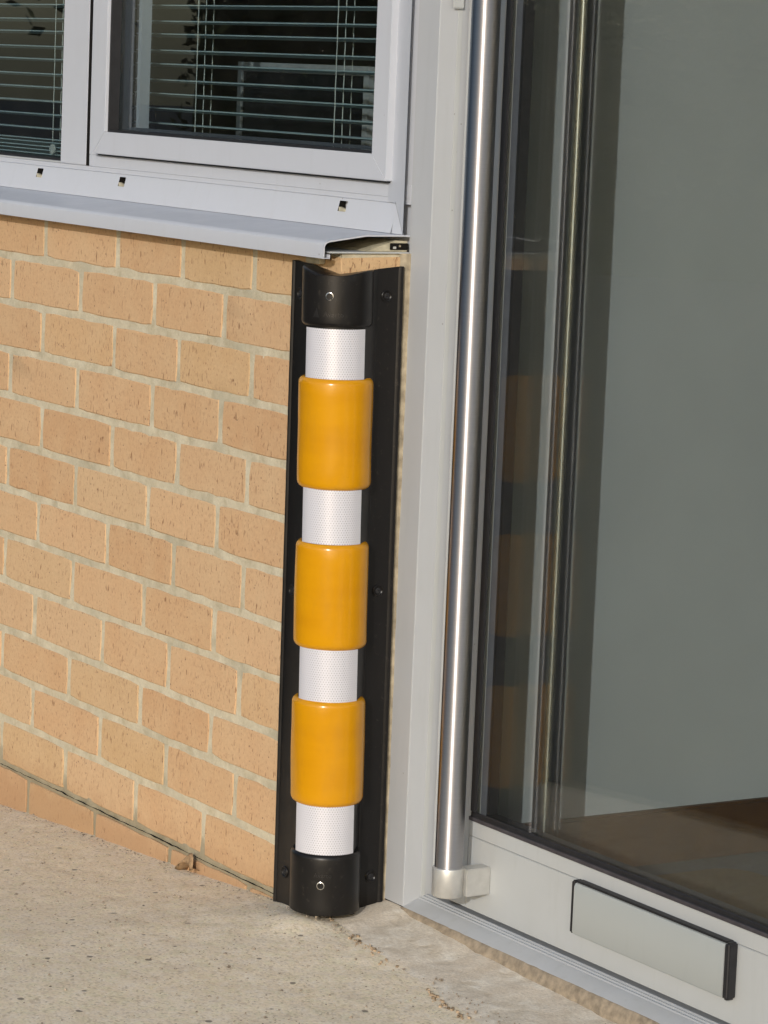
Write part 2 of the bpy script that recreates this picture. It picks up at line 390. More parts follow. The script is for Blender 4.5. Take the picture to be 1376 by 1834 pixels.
def brick(x0, x1, z0, z1, y0, depth):
    """one brick: jittered arrises on its face, plain body"""
    rr = random.Random(int((x0 * 7919 + z0 * 104729) * 100) & 0xffffff)
    nl = max(2, int((x1 - x0) / .028)); ns = 3; pts = []
    for i in range(nl): pts.append((x0 + (x1 - x0) * i / nl, z0, 0, -1))
    for i in range(ns): pts.append((x1, z0 + (z1 - z0) * i / ns, 1, 0))
    for i in range(nl): pts.append((x1 - (x1 - x0) * i / nl, z1, 0, 1))
    for i in range(ns): pts.append((x0, z1 - (z1 - z0) * i / ns, -1, 0))
    n = len(pts); A = []; B = []; Cc = []; tilt = rr.uniform(-.0006, .0006)
    cx, cz = (x0 + x1) / 2, (z0 + z1) / 2
    for (x, z, ax, az) in pts:
        j = rr.uniform(-.0009, .0005)
        if rr.random() < .05: j -= .0016
        corner = (abs(x - x0) < 1e-6 or abs(x - x1) < 1e-6) and (abs(z - z0) < 1e-6 or abs(z - z1) < 1e-6)
        xx = x + ax * j; zz = z + az * j
        if corner: xx += (cx - x) / abs(cx - x) * .0016; zz += (cz - z) / abs(cz - z) * .0016
        A.append((xx, y0 + .0012, zz))
        ins = .0010 + rr.uniform(0, .0008)
        B.append((xx + (ins if xx < cx else -ins) * (1 if (ax or corner) else .0), y0 + tilt * (1 if x > cx else -1), zz + (ins if zz < cz else -ins) * (1 if (az or corner) else .0)))
        Cc.append((x - ax * .0, y0 + depth, z))
    v = A + B + Cc + [(cx, y0, cz)]
    f = []
    for i in range(n):
        k = (i + 1) % n
        f += [(i, k, n + k, n + i), (i, k, 2 * n + k, 2 * n + i), (n + i, n + k, 3 * n)]
    f.append(tuple(range(2 * n, 3 * n)))
    return add('brick', v, f, M['brick'], wall, auto=22)
ODD = {0: [-.6817, -.4343, -.227, -.0166], 2: [-.6836, -.4375, -.2296, -.0164], 4: [-.6789, -.4347, -.2243, -.0159], 6: [-.6824, -.4403, -.2272, -.0194],
       8: [-.6879, -.4457, -.2328, -.0202], 10: [-.6869, -.4478, -.2319, -.0199], 12: [-.6957, -.458, -.2122, .0251]}
EVN = {1: [-.7988, -.5543, -.3112, -.0989], 3: [-.7994, -.5565, -.3093, -.1001], 5: [-.7986, -.5536, -.3114, -.099], 7: [-.8015, -.5553, -.3158, -.0978],
       9: [-.8029, -.5596, -.3173, -.0985], 11: [-.7990, -.5639, -.3225, -.1108], 13: [-.79, -.56, -.32, -.10]}
for row in range(14):
    js = list(ODD.get(row) or EVN[row])
    if row % 2: js.append(.1045 if row != 11 else .1052)
    while js[0] > -2.2: js.insert(0, js[0] - .2255 - random.uniform(-.003, .003))
    z1 = -.075 * row - .0055; z0 = -.075 * (row + 1) + .0052
    if row == 8: z0 -= .003
    if row == 9: z1 -= .003
    if row == 12: z1 -= .0020
    for i, a in enumerate(js):
        b = js[i + 1] if i + 1 < len(js) else None
        yo = random.uniform(-.0006, .0004)
        x0 = a + .0058 + random.uniform(-.0008, .0008)
        if b is None:
            brick(x0, CX + random.uniform(-.0008, .0004), z0 + random.uniform(-.0008, .0008), z1 + random.uniform(-.0008, .0008), yo, .1035)
        else:
            brick(x0, b - .0055 + random.uniform(-.0008, .0008), z0 + random.uniform(-.0009, .0009), z1 + random.uniform(-.0009, .0009), yo, .06)
# near-black ribbon painting the shade of a crack along the lowest bed joint
cv = []; x = -1.0; k = 0
while x < .11:
    zc = -.9025 + .0035 * nz(x, 1, 2, 9) + .0012 * nz(x, 8, 1, 60); w = max(.00003, .0010 * nz(x, 3, 3, 6) + .0006 * nz(x, 6, 3, 40) - .0001)
    cv += [(x, .0002, zc - w), (x, .0002, zc + w), (x, .006, zc - w), (x, .006, zc + w)]; x += .006; k += 1
cf = []
for i in range(k - 1):
    a = 4 * i; cf += [(a, a + 4, a + 5, a + 1), (a + 1, a + 5, a + 7, a + 3), (a, a + 2, a + 6, a + 4)]
add('crack_shade_ribbon', cv, cf, M['darkgap'], wall)

# ------------------------------------------------------------------ window sill
sill = thing('window_sill', (-.5, .04, .0), 'pale grey pressed metal sill with an open cut end over the brick wall', 'sill')
prof_o = [(.104, .0235), (.035, .0230), (-.0195, .0155), (-.0235, .0147), (-.0268, .0130), (-.0290, .0105), (-.0300, .0070), (-.0302, -.0085)]
prof_i = [(-.0285, -.0085), (-.0283, .0068), (-.0272, .0096), (-.0252, .0118), (-.0220, .0132), (.035, .0212), (.104, .0217)]
extr('sill_sheet', prof_o + prof_i, -2.3, .2205, 'x', M['white'], sill, auto=25)
extr('lip_return', [(-.0283, -.0085), (-.0195, -.0085), (-.0195, -.0030), (-.0205, -.0030), (-.0205, -.0075), (-.0283, -.0075)], -2.3, .2200, 'x', M['white'], sill)
box('bottom_plate', -2.3, .2190, -.0194, .1045, -.0014, .0006, M['white_warm'], sill, .0003)
extr('foam_filler', [(.040, .0008), (.1044, .0008), (.1044, .0150), (.085, .0160), (.060, .0080)], -2.3, .2150, 'x', M['cream'], sill, bevel=.001)
box('slot_shade', .2140, .2168, .076, .1042, .0035, .0125, M['darkgap'], sill, .0008)  # near-black block painting the shade of a slot in the filler end
box('clip_tab', .2150, .2174, .0800, .0850, .0048, .0080, M['cast'], sill, .0004)
box('clip_tab', .2150, .2174, .0885, .0925, .0070, .0105, M['sealant'], sill, .0006)
box('packing_shim', .140, .176, -.0100, .0000, -.0185, -.0092, M['cream'], sill, .0012)

# ------------------------------------------------------------------ window
win = thing('window', (-.4, .13, .02), 'white aluminium window with a fixed light and a hinged sash above the sill', 'window')
TOP = 1.28
# bottom rail: sloping drained face with real slots
P0, P1 = Vector((0, .0930, .0240)), Vector((0, .1035, .0640))
cuts = []
for cx in (-1.5, -.917, -.622, .048): cuts.append((cx - .0105, cx + .0105))
xe = .1875
us = [-2.3]
for a, b in cuts: us += [a, b]
us.append(xe); vsn = [0, .54, .90, 1]
v = []; f = []
for t in vsn:
    for u in us:
        q = P0.lerp(P1, t); v.append((u, q.y, q.z))
n = len(us)
for j in range(3):
    for i in range(n - 1):
        if j == 1 and i % 2 == 1: continue
        f.append((j * n + i, j * n + i + 1, (j + 1) * n + i + 1, (j + 1) * n + i))
fr = add('bottom_rail_face', v, f, M['white'], win)
for a, b in cuts:
    q0, q1 = P0.lerp(P1, .54), P0.lerp(P1, .90); D = Vector((0, .014, 0))
    pv = [(a, q0.y, q0.z), (b, q0.y, q0.z), (b, q1.y, q1.z), (a, q1.y, q1.z), (a, q0.y + .014, q0.z), (b, q0.y + .014, q0.z), (b, q1.y + .014, q1.z), (a, q1.y + .014, q1.z)]
    s = add('drain_slot', pv, [(0, 1, 5, 4), (1, 2, 6, 5), (2, 3, 7, 6), (3, 0, 4, 7), (4, 5, 6, 7)], M['darkgap'], win)
    add('slot_lip', [(a + .004, q0.y - .0006, q0.z + .006), (b - .0005, q0.y - .0006, q0.z + .0035), (b - .0005, q0.y - .0006, q0.z - .0002), (a + .004, q0.y - .0006, q0.z - .0002),
                     (a + .004, q0.y + .004, q0.z + .006), (b - .0005, q0.y + .004, q0.z + .0035), (b - .0005, q0.y + .004, q0.z - .0002), (a + .004, q0.y + .004, q0.z - .0002)],
        [(0, 1, 2, 3), (4, 5, 6, 7), (0, 1, 5, 4), (1, 2, 6, 5), (3, 0, 4, 7)], M['cream'], s)
extr('bottom_rail', [(.1022, .0641), (.1050, .0650), (.1050, .0715), (.150, .0715), (.150, .0), (.112, .0), (.112, .0641)], -2.3, .2172, 'x', M['white'], win, bevel=.0005)
extr('rail_upstand', [(.1050, .0717), (.1050, .0900), (.150, .0900), (.150, .0717)], -.7355, .2172, 'x', M['white'], win, bevel=.0004)
# right stile of the outer frame with a mitred joint to the bottom rail
v = [(.1580, .1050, .0660), (.1875, .1005, .0640), (.2172, .0940, .0240), (.2172, .0940, TOP), (.1875, .1005, TOP), (.1580, .1050, TOP)]
add('right_stile_face', v, [(0, 1, 4, 5), (1, 2, 3, 4)], M['white'], win, auto=20)
add('mitre_face', [(.1875, .0945, .0240), (.2172, .0945, .0240), (.1875, .1005, .0640)], [(0, 1, 2)], M['white'], win)
add('mitre_joint', [(.1838, .1008, .0665), (.1846, .1008, .0665), (.2172, .0940, .0252), (.2172, .0940, .0240), (.1838, .1030, .0665), (.1846, .1030, .0665), (.2172, .096, .0252), (.2172, .096, .0240)],
    [(0, 1, 2, 3), (4, 5, 6, 7), (0, 1, 5, 4), (2, 3, 7, 6), (0, 3, 7, 4)], M['spacer'], win)
box('right_stile', .1590, .2170, .1062, .150, .0900, TOP, M['white'], win, .0005)
box('mullion', -.8480, -.7570, .1035, .150, .0720, TOP, M['white'], win, .0012)
box('gap_seal', -.7568, -.7475, .1044, .150, .0720, TOP, M['darkgap'], win, .0002)
box('inner_stile', -.7473, -.7000, .1050, .150, .0902, TOP, M['white'], win, .0005)
box('inner_stile_foot', -.7473, -.7360, .1052, .150, .0720, .0900, M['white'], win, .0004)
box('top_rail', -2.3, .2170, .1020, .150, TOP + .0002, TOP + .07, M['white'], win, .001)
box('left_stile', -2.3, -2.2, .1020, .150, .0720, TOP, M['white'], win, .001)
# fixed light
box('fixed_bead', -2.2, -.8482, .1090, .1180, .0718, .0745, M['white_warm'], win, .0004)
g = box('fixed_glass', -2.2, -.8482, .1200, .1240, .0740, TOP, M['winglass'], win, 0)
box('glazing_gasket', -2.2, -.8482, .1182, .1270, .0720, .0785, M['rubber'], g, .0005)
box('glazing_gasket', -.8520, -.8483, .1182, .1270, .0786, TOP, M['rubber'], g, .0005)
# opening sash: mitred ring, proud of the frame
def ring(name, x0, x1, z0, z1, w, y0, y1, mat, parent, wb=None, bevel=.0008):
    """four mitred members as separate parts"""
    wb = wb or w; out = []
    quads = [((x0, z0), (x1, z0), (x1 - w, z0 + wb), (x0 + w, z0 + wb)), ((x1, z0), (x1, z1), (x1 - w, z1 - w), (x1 - w, z0 + wb)),
             ((x0, z1), (x1, z1), (x1 - w, z1 - w), (x0 + w, z1 - w)), ((x0, z0), (x0, z1), (x0 + w, z1 - w), (x0 + w, z0 + wb))]
    for q in quads:
        v = [(x, y0, z) for x, z in q] + [(x, y1, z) for x, z in q]
        out.append(add(name, v, [(0, 1, 2, 3), (4, 5, 6, 7), (0, 1, 5, 4), (1, 2, 6, 5), (2, 3, 7, 6), (3, 0, 4, 7)], mat, parent, bevel=bevel, auto=35))
    return out
sash = box('sash', -.690, .160, .1180, .1182, TOP - .012, TOP - .010, M['white'], win, 0)
ring('sash_member', -.7110, .1698, .0930, TOP - .006, .0388, .0930, .1100, M['white'], sash, wb=.0352)
ring('glazing_gasket', -.6725, .1322, .1278, TOP - .043, .0042, .0985, .1160, M['rubber'], sash, bevel=.0003)
ring('spacer_bar', -.6680, .1280, .1322, TOP - .047, .020, .1215, .1290, M['spacer'], sash, wb=.005, bevel=.0003)
box('sash_glass', -.6720, .1318, .1165, .1205, .1282, TOP - .044, M['winglass'], sash, 0)
box('inner_sash_edge', -.642, -.632, .1320, .150, .1100, TOP - .03, M['white'], sash, .0005)
box('hinge_stay', .118, .1275, .1300, .134, .134, .146, M['white'], sash, .0005)
box('sash_shadow_strip', -.7050, .1650, .0990, .1048, .0905, .0926, M['rubber'], sash, .0003)  # black strip standing in for the shadow line below the proud sash

# ------------------------------------------------------------------ blinds (every slat a part)
SZ = [.3268, .3027, .2823, .2570, .2360, .2110, .1890, .1660, .1430]
def slat_mesh(x0, x1, tilt):
    v = []; f = []; n = 7; th = .0005
    for s, x in enumerate((x0, x1)):
        for k in range(n):
            t = -1 + 2 * k / (n - 1); y = .0125 * t; z = .0022 * (1 - t * t)
            v.append((x, y, z))
        for k in range(n):
            t = 1 - 2 * k / (n - 1); y = .0125 * t; z = .0022 * (1 - t * t) - th
            v.append((x, y, z))
        v[-1] = v[-1]
        b_ = s * 2 * n; v[b_] = (x, -.0125, -.0004); v[b_ + 2 * n - 1] = (x, -.0122, -.0016)
    m = 2 * n
    for i in range(m):
        k = (i + 1) % m; f.append((i, k, m + k, m + i))
    f += [tuple(range(m)), tuple(range(m, 2 * m))]
    me = bpy.data.meshes.new('slat'); me.from_pydata(v, [], f)
    bm = bmesh.new(); bm.from_mesh(me); bmesh.ops.recalc_face_normals(bm, faces=bm.faces); bm.to_mesh(me); bm.free()
    me.materials.append(M['slat']); return me
def cord(name, parent, pts, r=.0008, mat=None):
    v = []; f = []
    for p in pts:
        for k in range(6):
            a = k * math.pi / 3; v.append((p[0] + r * math.cos(a), p[1] + r * math.sin(a), p[2]))
    for i in range(len(pts) - 1):
        for k in range(6):
            k2 = (k + 1) % 6; f.append((i * 6 + k, i * 6 + k2, i * 6 + 6 + k2, i * 6 + 6 + k))
    return add(name, v, f, mat or M['cord'], parent, smooth=True)
def blind(x0, x1, label, zs, ladders, zb):
    b = thing('venetian_blind', ((x0 + x1) / 2, .1975, TOP - .03), label, 'blind', 'venetian blinds behind the window panes')
    me = slat_mesh(-(x1 - x0) / 2, (x1 - x0) / 2, 0)
    allz = []; z = zs[0] + .0228
    while z < TOP - .08: allz.append(z); z += .0228
    for z in allz + list(zs):
        o = bpy.data.objects.new('slat', me); col.objects.link(o); o.parent = b
        o.location = (0, 0, z - b.location.z); o.rotation_euler = (R(-10 + random.uniform(-2.5, 2.5)), random.uniform(-.0006, .0006), 0)
    box('headrail', x0, x1, .183, .212, TOP - .06, TOP - .032, M['slat'], b, .001)
    for lx in ladders:
        for dx, y in ((0, .1845), (.0015, .2105), (.0008, .1975)):
            pts = []; z = TOP - .06; k = 0
            while z > zb: pts.append((lx + dx + .0004 * math.sin(k * 1.7), y, z)); z -= .012; k += 1
            pts.append((lx + dx, y, zb)); cord('ladder_cord', b, pts)
    return b
blind(-.753, .150, 'venetian blind with open slats behind the hinged sash, right of the mullion', SZ, [-.544, -.124, .10], .106)
lb = blind(-2.15, -.800, 'venetian blind with its slats stacked at the foot, left of the mullion', SZ + [.1202], [-1.9, -1.045], .100)
me2 = slat_mesh(-(1.35) / 2, 1.35 / 2, 0)
for k in range(6):
    o = bpy.data.objects.new('slat', me2); col.objects.link(o); o.parent = lb
    o.location = (0, 0, .101 - .0062 * k - lb.location.z); o.rotation_euler = (R(-16 + random.uniform(-3, 3)), random.uniform(-.0010, .0010), 0)
box('bottom_rail', -2.15, -.800, .1855, .2095, .052, .064, M['slat'], lb, .002)
lathe('cord_stop', (-1.0353, .182, .088), [(.002, 0), (.0085, .0005), (.0085, .004), (.002, .0045)], M['cord'], lb, 16, axis=Vector((0, -1, 0)))

# ------------------------------------------------------------------ door frame: post, threshold, head, far jamb
dfm = thing('door_frame', (.244, .14, -.90), 'white aluminium door frame with a ridged metal threshold, right of the brick pier', 'door frame')
PX = .2705
post = extr('post', [(.2178, .1050), (PX - .0006, .1050), (PX, .1056), (PX, .1920), (.2178, .1920)], -.8885, TOP + .07, 'z', M['white_post'], dfm, bevel=.0005)
extr('post_rebate', [(PX + .0002, .1330), (PX + .0008, .1332), (PX + .0008, .1400), (PX + .0002, .1402)], -.8870, TOP, 'z', M['white_warm'], post)
box('keep_plate', PX + .0024, PX + .0060, .122, .139, .325, .47, M['white_warm'], post, .0015)
# sealant bead between post, brick and guard
bv = []; N = 190
for i in range(N + 1):
    z = -.893 + (.892) * i / N
    w = .0060 + .0022 * nz(z, 1, 1, 9) + .0012 * nz(z, 2, 1, 45); h = .0035 + .0012 * nz(z, 7, 1, 20)
    for (x, y) in ((CX - .001, .1052 - .013 - w * .3), (CX + .0015 + h * .35, .1052 - .0095), (CX + .003 + h * .5, .1052 - .0055), (CX + w * .65, .1052 - .0018), (CX + w, .1052)):
        bv.append((x, y, z))
bf = [(5 * i + k, 5 * i + k + 1, 5 * i + 6 + k, 5 * i + 5 + k) for i in range(N) for k in range(4)]
add('sealant_bead', bv, bf, M['sealant'], dfm, smooth=True)
thr = extr('threshold', [(.1045, -.8985), (.1045, -.8893), (.1060, -.8880), (.1290, -.8795), (.1305, -.8778), (.1322, -.8778), (.1330, -.8792), (.1352, -.8786), (.1360, -.8765), (.1380, -.8762), (.1388, -.8782),
                         (.1405, -.8780), (.1413, -.8752), (.1430, -.8750), (.1440, -.8800), (.1920, -.8800), (.1920, -.8985)], PX + .0004, 1.335, 'x', M['threshold'], dfm, auto=25)
fv = []; fN = 150
for i in range(fN + 1):
    x = CX + .003 + 1.1 * i / fN; a = .5 + .5 * nz(x, 1, 1, 14) + .3 * nz(x, 2, 2, 60)
    w = .003 + .003 * a + .005 * max(0, nz(x, 5, 5, 22)); zt = (-.8882 if x > PX else -.890) - .0012 * a
    zg = gz(x, .09) + .003
    fv += [(x, .1052, zt), (x, .1035 - w * .25, zt - .0008), (x, .101 - w * .6, zg + (zt - zg) * .5), (x, .100 - w, zg - .001)]
ff = [(4 * i + k, 4 * i + k + 1, 4 * i + 5 + k, 4 * i + 4 + k) for i in range(fN) for k in range(3)]
add('bedding_mortar', fv, ff, plain('brown_bedding_mortar', (.34, .28, .205), .95, 0, .2, .4, 90, .6), dfm, smooth=True)
box('far_jamb', 1.3355, 1.39, .105, .192, -.8885, TOP + .07, M['white'], dfm, .001)
box('head', PX + .0005, 1.335, .140, .192, TOP, TOP + .07, M['white'], dfm, .001)

# ------------------------------------------------------------------ door leaf
D = .147
door = thing('glass_door', (.30, .2, -.885), 'glazed entrance door with white bottom rail, letter plate and steel pull bar', 'door')
DX0, DX1, DZ0, DZ1 = .2750, 1.325, -.8715, TOP - .006
box('hinge_stile', DX0, .3615, D, D + .045, DZ0, DZ1, M['white_warm'], door, .001)
box('closing_stile', DX1 - .06, DX1, D, D + .045, DZ0, DZ1, M['white_warm'], door, .001)
box('bottom_rail', .3617, DX1 - .0602, D, D + .045, DZ0, -.7720, M['white_warm'], door, .0008)
box('rail_bead', .3617, DX1 - .0602, D + .0006, D + .045, -.7715, -.7505, M['white_warm'], door, .0008)
box('top_rail', .3617, DX1 - .0602, D, D + .045, DZ1 - .08, DZ1, M['white_warm'], door, .001)
bd_m = plain('sunlit_gasket', (.055, .05, .056), .6, 0, .4, .3, 80)  # lighter grey puts the sun on the gasket's lower face into colour
gk = extr('glazing_gasket', [(D - .0004, -.7503), (D + .0002, -.7460), (D + .0020, -.7445), (D + .0024, -.7400), (D + .0040, -.7385), (D + .0040, -.7503)], .3617, DX1 - .0602, 'x', M['rubber'], door, auto=25)
extr('gasket_lit_face', [(D - .0012, -.7502), (D - .0014, -.7462), (D - .0008, -.7452), (D - .0005, -.7452), (D - .0005, -.7502)], .3617, DX1 - .0602, 'x', bd_m, gk, auto=25)
box('glazing_gasket', .3618, .3745, D + .0005, D + .004, -.7384, DZ1 - .081, M['rubber'], door, .0008)
box('glazing_gasket', DX1 - .072, DX1 - .0603, D + .0005, D + .004, -.7384, DZ1 - .081, M['rubber'], door, .0008)
box('edge_seal', .2712, .2748, D + .012, D + .040, DZ0, DZ1, M['rubber'], door, .0005)
gp = box('glass_pane', .3650, DX1 - .0605, D + .0042, D + .0082, -.7490, DZ1 - .08, M['doorglass'], door, 0)
box('glass_pane', .3650, DX1 - .0605, D + .0242, D + .0282, -.7490, DZ1 - .08, M['doorglass'], door, 0)
box('spacer_bar', .3747, .3885, D + .0084, D + .0240, -.7490, DZ1 - .08, M['spacer'], door, .0003)
box('spacer_bar', .3887, DX1 - .061, D + .0084, D + .0240, -.7490, -.7380, M['rubber'], door, .0003)
box('edge_tape', .3887, .3945, D + .0088, D + .0236, -.7378, DZ1 - .08, M['rubber'], door, .0003)
# pull handles, outside and inside: tube, end socket and arm
def handle(cx, cy, yd, s, mat):
    n = 44; rt = .0188
    h = lathe('pull_handle', (cx, cy, -.8020), [(rt, 0), (rt, .5), (rt, 1.0), (rt, 1.55), (rt, DZ1 + .802 - .12)], mat, door, 56, 40)
    for zc in (-.8015, DZ1 - .16):
        lathe('socket', (cx, cy, zc - .0400), [(.0170, -.0006), (.0200, .0004), (.0212, .0020), (.0213, .0375), (.0208, .0392), (.0190, .0400)], M['cast'], h, 48, 40)
        y0, y1 = sorted((cy + s * .0150, yd))
        box('bracket_arm', cx + .0006, cx + .0222, y0, y1, zc - .0385, zc - .0012, M['cast'], h, .0012)
    return h
handle(.3960, D - .0530, D, 1, M['steel'])
handle(.4010, D + .045 + .052, D + .045, -1, M['steel_shaded'])
# letter plate
LX0, LX1, LZ0, LZ1 = .6235, .9505, -.8385, -.7690
lp = extr('letter_plate', [(D - .0002, LZ0), (D - .0125, LZ0), (D - .0145, LZ0 + .003), (D - .0145, LZ1 - .0075), (D - .0125, LZ1 - .0035), (D - .0095, LZ1 - .0025), (D - .0002, LZ1 - .0025)], LX0 + .006, LX1 - .010, 'x', M['plate'], door, auto=35)
box('end_cap', LX0, LX0 + .0058, D - .0152, D - .0001, LZ0 + .0005, LZ1, M['rubber'], lp, .0020, 3)
box('end_cap', LX1 - .0098, LX1, D - .0160, D - .0001, LZ0 - .001, LZ1 + .0003, M['rubber'], lp, .0030, 3)
box('brush_seal', LX0 + .0059, LX1 - .0099, D - .0118, D - .0003, LZ1 - .0024, LZ1 + .0002, M['rubber'], lp, .0008)

# ------------------------------------------------------------------ corner guard
gd = thing('corner_guard', (CX, 0, -.907), 'black corner guard with yellow and white reflective bands on the brick pier', 'bollard')
GZ0, GZ1 = -.9070, -.0180
def tt(z): return (GZ1 - z) / (GZ1 - GZ0)
def gc(z):      # centre of the bumper, leaning a little
    t = tt(z); return (CX - .0040 + .0150 * t, -.0020 + .0075 * t)
FT = .0078
def plate_prof(z):
    t = tt(z); cx, cy = gc(z); xl = .1035 + .0105 * t; yr = .0935 + .0070 * t
    p = [(xl, .0004), (xl, -FT - .0002), (xl + .0008, -FT - .0018), (xl + .0022, -FT - .0023), (xl + .0042, -FT - .0020), (xl + .0062, -FT)]
    p += [(cx - .0585, -FT), (cx - .0560, -FT - .0008)]
    for k in range(17):
        a = R(-98 + (124) * k / 16); p.append((cx + .0445 * math.cos(a), cy + .0445 * math.sin(a)))
    p += [(CX + FT + .0008, cy + .0530), (CX + FT, cy + .0555), (CX + FT, yr - .0085), (CX + FT + .0022, yr - .0060), (CX + FT + .0026, yr - .0040), (CX + FT + .0020, yr - .0014), (CX + FT, yr - .0002), (CX - .0004, yr)]
    return p
def ztop(x, y):     # moulded top edge dips round the corner
    q = abs((x - CX) + y); q = min(1, max(0, (q - .012) / .075)); q = q * q * (3 - 2 * q)
    return -.0180 - .0115 * (1 - q)
def zrise(x, y):
    d = max(-y, x - CX); q = min(1, max(0, (d - .010) / .014)); return .0175 * q * q * (3 - 2 * q)
v = []; f = []; L = 24
for i in range(L + 1):
    z = GZ0 + (GZ1 - GZ0) * i / L; pr_ = plate_prof(z)
    for (x, y) in pr_: v.append((x, y, ztop(x, y) if i == L else (GZ0 + zrise(x, y) if i == 0 else z)))
n = len(pr_)
for i in range(L):
    for k in range(n - 1): f.append((i * n + k, i * n + k + 1, (i + 1) * n + k + 1, (i + 1) * n + k))
b = len(v); v.append((CX - .0004, .0004, ztop(CX, 0))); v.append((CX - .0004, .0004, GZ0 + .0005))
for k in range(n - 1): f.append((L * n + k, L * n + k + 1, b)); f.append((k, k + 1, b + 1))
add('backing_plate', v, f, M['black'], gd, auto=32)
def sleeve(name, z0, z1, r, mat, e0=.006, e1=.006, a0=-178, a1=88, top_cap=False, wob=0.0, na=44, rin=.0425):
    v = []; f = []; rows = []
    ne = 5
    for k in range(ne + 1):
        t = k / ne * math.pi / 2; rows.append((z0 + e0 * (1 - math.cos(t)) , r - e0 + e0 * math.sin(t)))
    rows.insert(0, (z0, rin))
    for k in range(1, 8): rows.append((z0 + e0 + (z1 - e1 - z0 - e0) * k / 8, r))
    for k in range(ne + 1):
        t = k / ne * math.pi / 2; rows.append((z1 - e1 + e1 * math.sin(t), r - e1 + e1 * math.cos(t)))
    rows.append((z1, rin if not top_cap else .004))
    for (z, rr) in rows:
        cx, cy = gc(z)
        for k in range(na + 1):
            a = R(a0 + (a1 - a0) * k / na); w = wob * nz(math.cos(a) * 1.5, math.sin(a) * 1.5, z * 14)
            x = cx + (rr + w) * math.cos(a); y = cy + (rr + w) * math.sin(a)
            zz = z
            if top_cap and z > z1 - e1 - 1e-6: zz = z - z1 + ztop(x, y) + .0007
            v.append((x, y, zz))
    m = na + 1
    for i in range(len(rows) - 1):
        for k in range(na): f.append((i * m + k, i * m + k + 1, (i + 1) * m + k + 1, (i + 1) * m + k))
    return add(name, v, f, mat, gd, auto=50)
cap_t = sleeve('end_cap', -.0975, -.0172, .0475, M['black'], .0065, .0030, top_cap=True)
cap_b = sleeve('end_cap', GZ0 + .0170, -.8060, .0475, M['black'], .0015, .0075, rin=.0440)
for (a, b_) in ((-.3140, -.1650), (-.5290, -.3850), (-.7420, -.5970)):
    sleeve('yellow_band', a, b_, .0495, M['yellow'], .0095, .0080, wob=.0012)
def tape(z0, z1):
    v = []; uv = []; f = []; na = 30; nzs = 6; r = .0450
    for j in range(nzs + 1):
        z = z0 + (z1 - z0) * j / nzs; cx, cy = gc(z)
        for k in range(na + 1):
            s = -1 + 2 * k / na; a = R(-35 + 60 * s)
            v.append((cx + r * math.cos(a), cy + r * math.sin(a), z)); uv.append((a * r, z))
    m = na + 1
    for j in range(nzs):
        for k in range(na): f.append((j * m + k, j * m + k + 1, (j + 1) * m + k + 1, (j + 1) * m + k))
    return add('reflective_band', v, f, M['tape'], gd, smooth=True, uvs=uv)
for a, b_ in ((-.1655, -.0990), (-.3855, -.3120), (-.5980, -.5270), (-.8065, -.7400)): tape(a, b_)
# countersunk screws in both flanges
def screw(c, axis, name='flange_screw', ro=.0084, shiny=False):
    s = lathe(name, c, [(ro, -.0005), (ro, .0007), (ro - .0009, .0016), (ro - .0018, .0014), (ro - .0032, .0001)], M['black'], gd, 24, 30, axis)
    lathe('screw_head', Vector(c) + axis * .0001, [(.0040, 0), (.0040, .0006), (.0026, .0011), (.0016, .0011), (.0013, .0002)], M['steel'] if shiny else M['rubber'], s, 16, 30, axis)
    return s
for x, z in ((.1265, -.0614), (.1330, -.4667), (.1415, -.8593)): screw((x, -FT, z), Vector((0, -1, 0)))
for y, z in ((.0678, -.0574), (.0724, -.4568), (.0794, -.8546)): screw((CX + FT, y, z), Vector((1, 0, 0)))
for z, da in ((-.0560, -12), (-.8480, -6)):
    cx, cy = gc(z); a = R(-32 + da); ax = Vector((math.cos(a), math.sin(a), 0))
    c = Vector((cx, cy, z)) + ax * .0474
    s = lathe('cap_screw', c, [(.0054, -.002), (.0054, .0003), (.0044, .0006), (.0034, -.0012), (.0030, -.0016)], m_steel('zinc_screw', (.60, .60, .58), .25) if z > -.5 else bpy.data.materials['zinc_screw'], gd, 24, 30, ax)
    lathe('socket_recess', c, [(.0032, -.0013), (.0031, -.0009), (.0020, -.0008)], M['darkgap'], s, 12, 30, ax)
# moulded maker's mark: small triangle and faint lettering
def emboss(body, size, ang0, z, r, parent, name):
    cu = bpy.data.curves.new('lettering', 'FONT'); cu.body = body; cu.size = size; cu.extrude = .0005; cu.resolution_u = 2; cu.space_character = 1.05
    to = bpy.data.objects.new('lettering', cu); me = bpy.data.meshes.new_from_object(to)
    bpy.data.objects.remove(to); bpy.data.curves.remove(cu)
    cx, cy = gc(z); vs = []
    for q in me.vertices:
        a = R(ang0) + q.co.x / r; rr = r + q.co.z
        vs.append((cx + rr * math.cos(a), cy + rr * math.sin(a), z + q.co.y))
    fs = [tuple(p.vertices) for p in me.polygons]; bpy.data.meshes.remove(me)
    return add(name, vs, fs, M['mark'], parent)
emboss('Avarto', .0095, -54, -.0830, .0475, cap_t, 'moulded_lettering')
emboss('Avarto', .0085, -50, -.8370, .0475, cap_b, 'moulded_lettering')
cx, cy = gc(-.08)
tv = []
for (s, z) in ((-.0095, -.0845), (.0005, -.0845), (-.0035, -.0725)):
    for r in (.0474, .0479):
        a = R(-62) + s / .0475; tv.append((cx + r * math.cos(a), cy + r * math.sin(a), z))
add('moulded_triangle', tv, [(1, 3, 5), (0, 2, 3, 1), (2, 4, 5, 3), (4, 0, 1, 5)], M['mark'], cap_t)

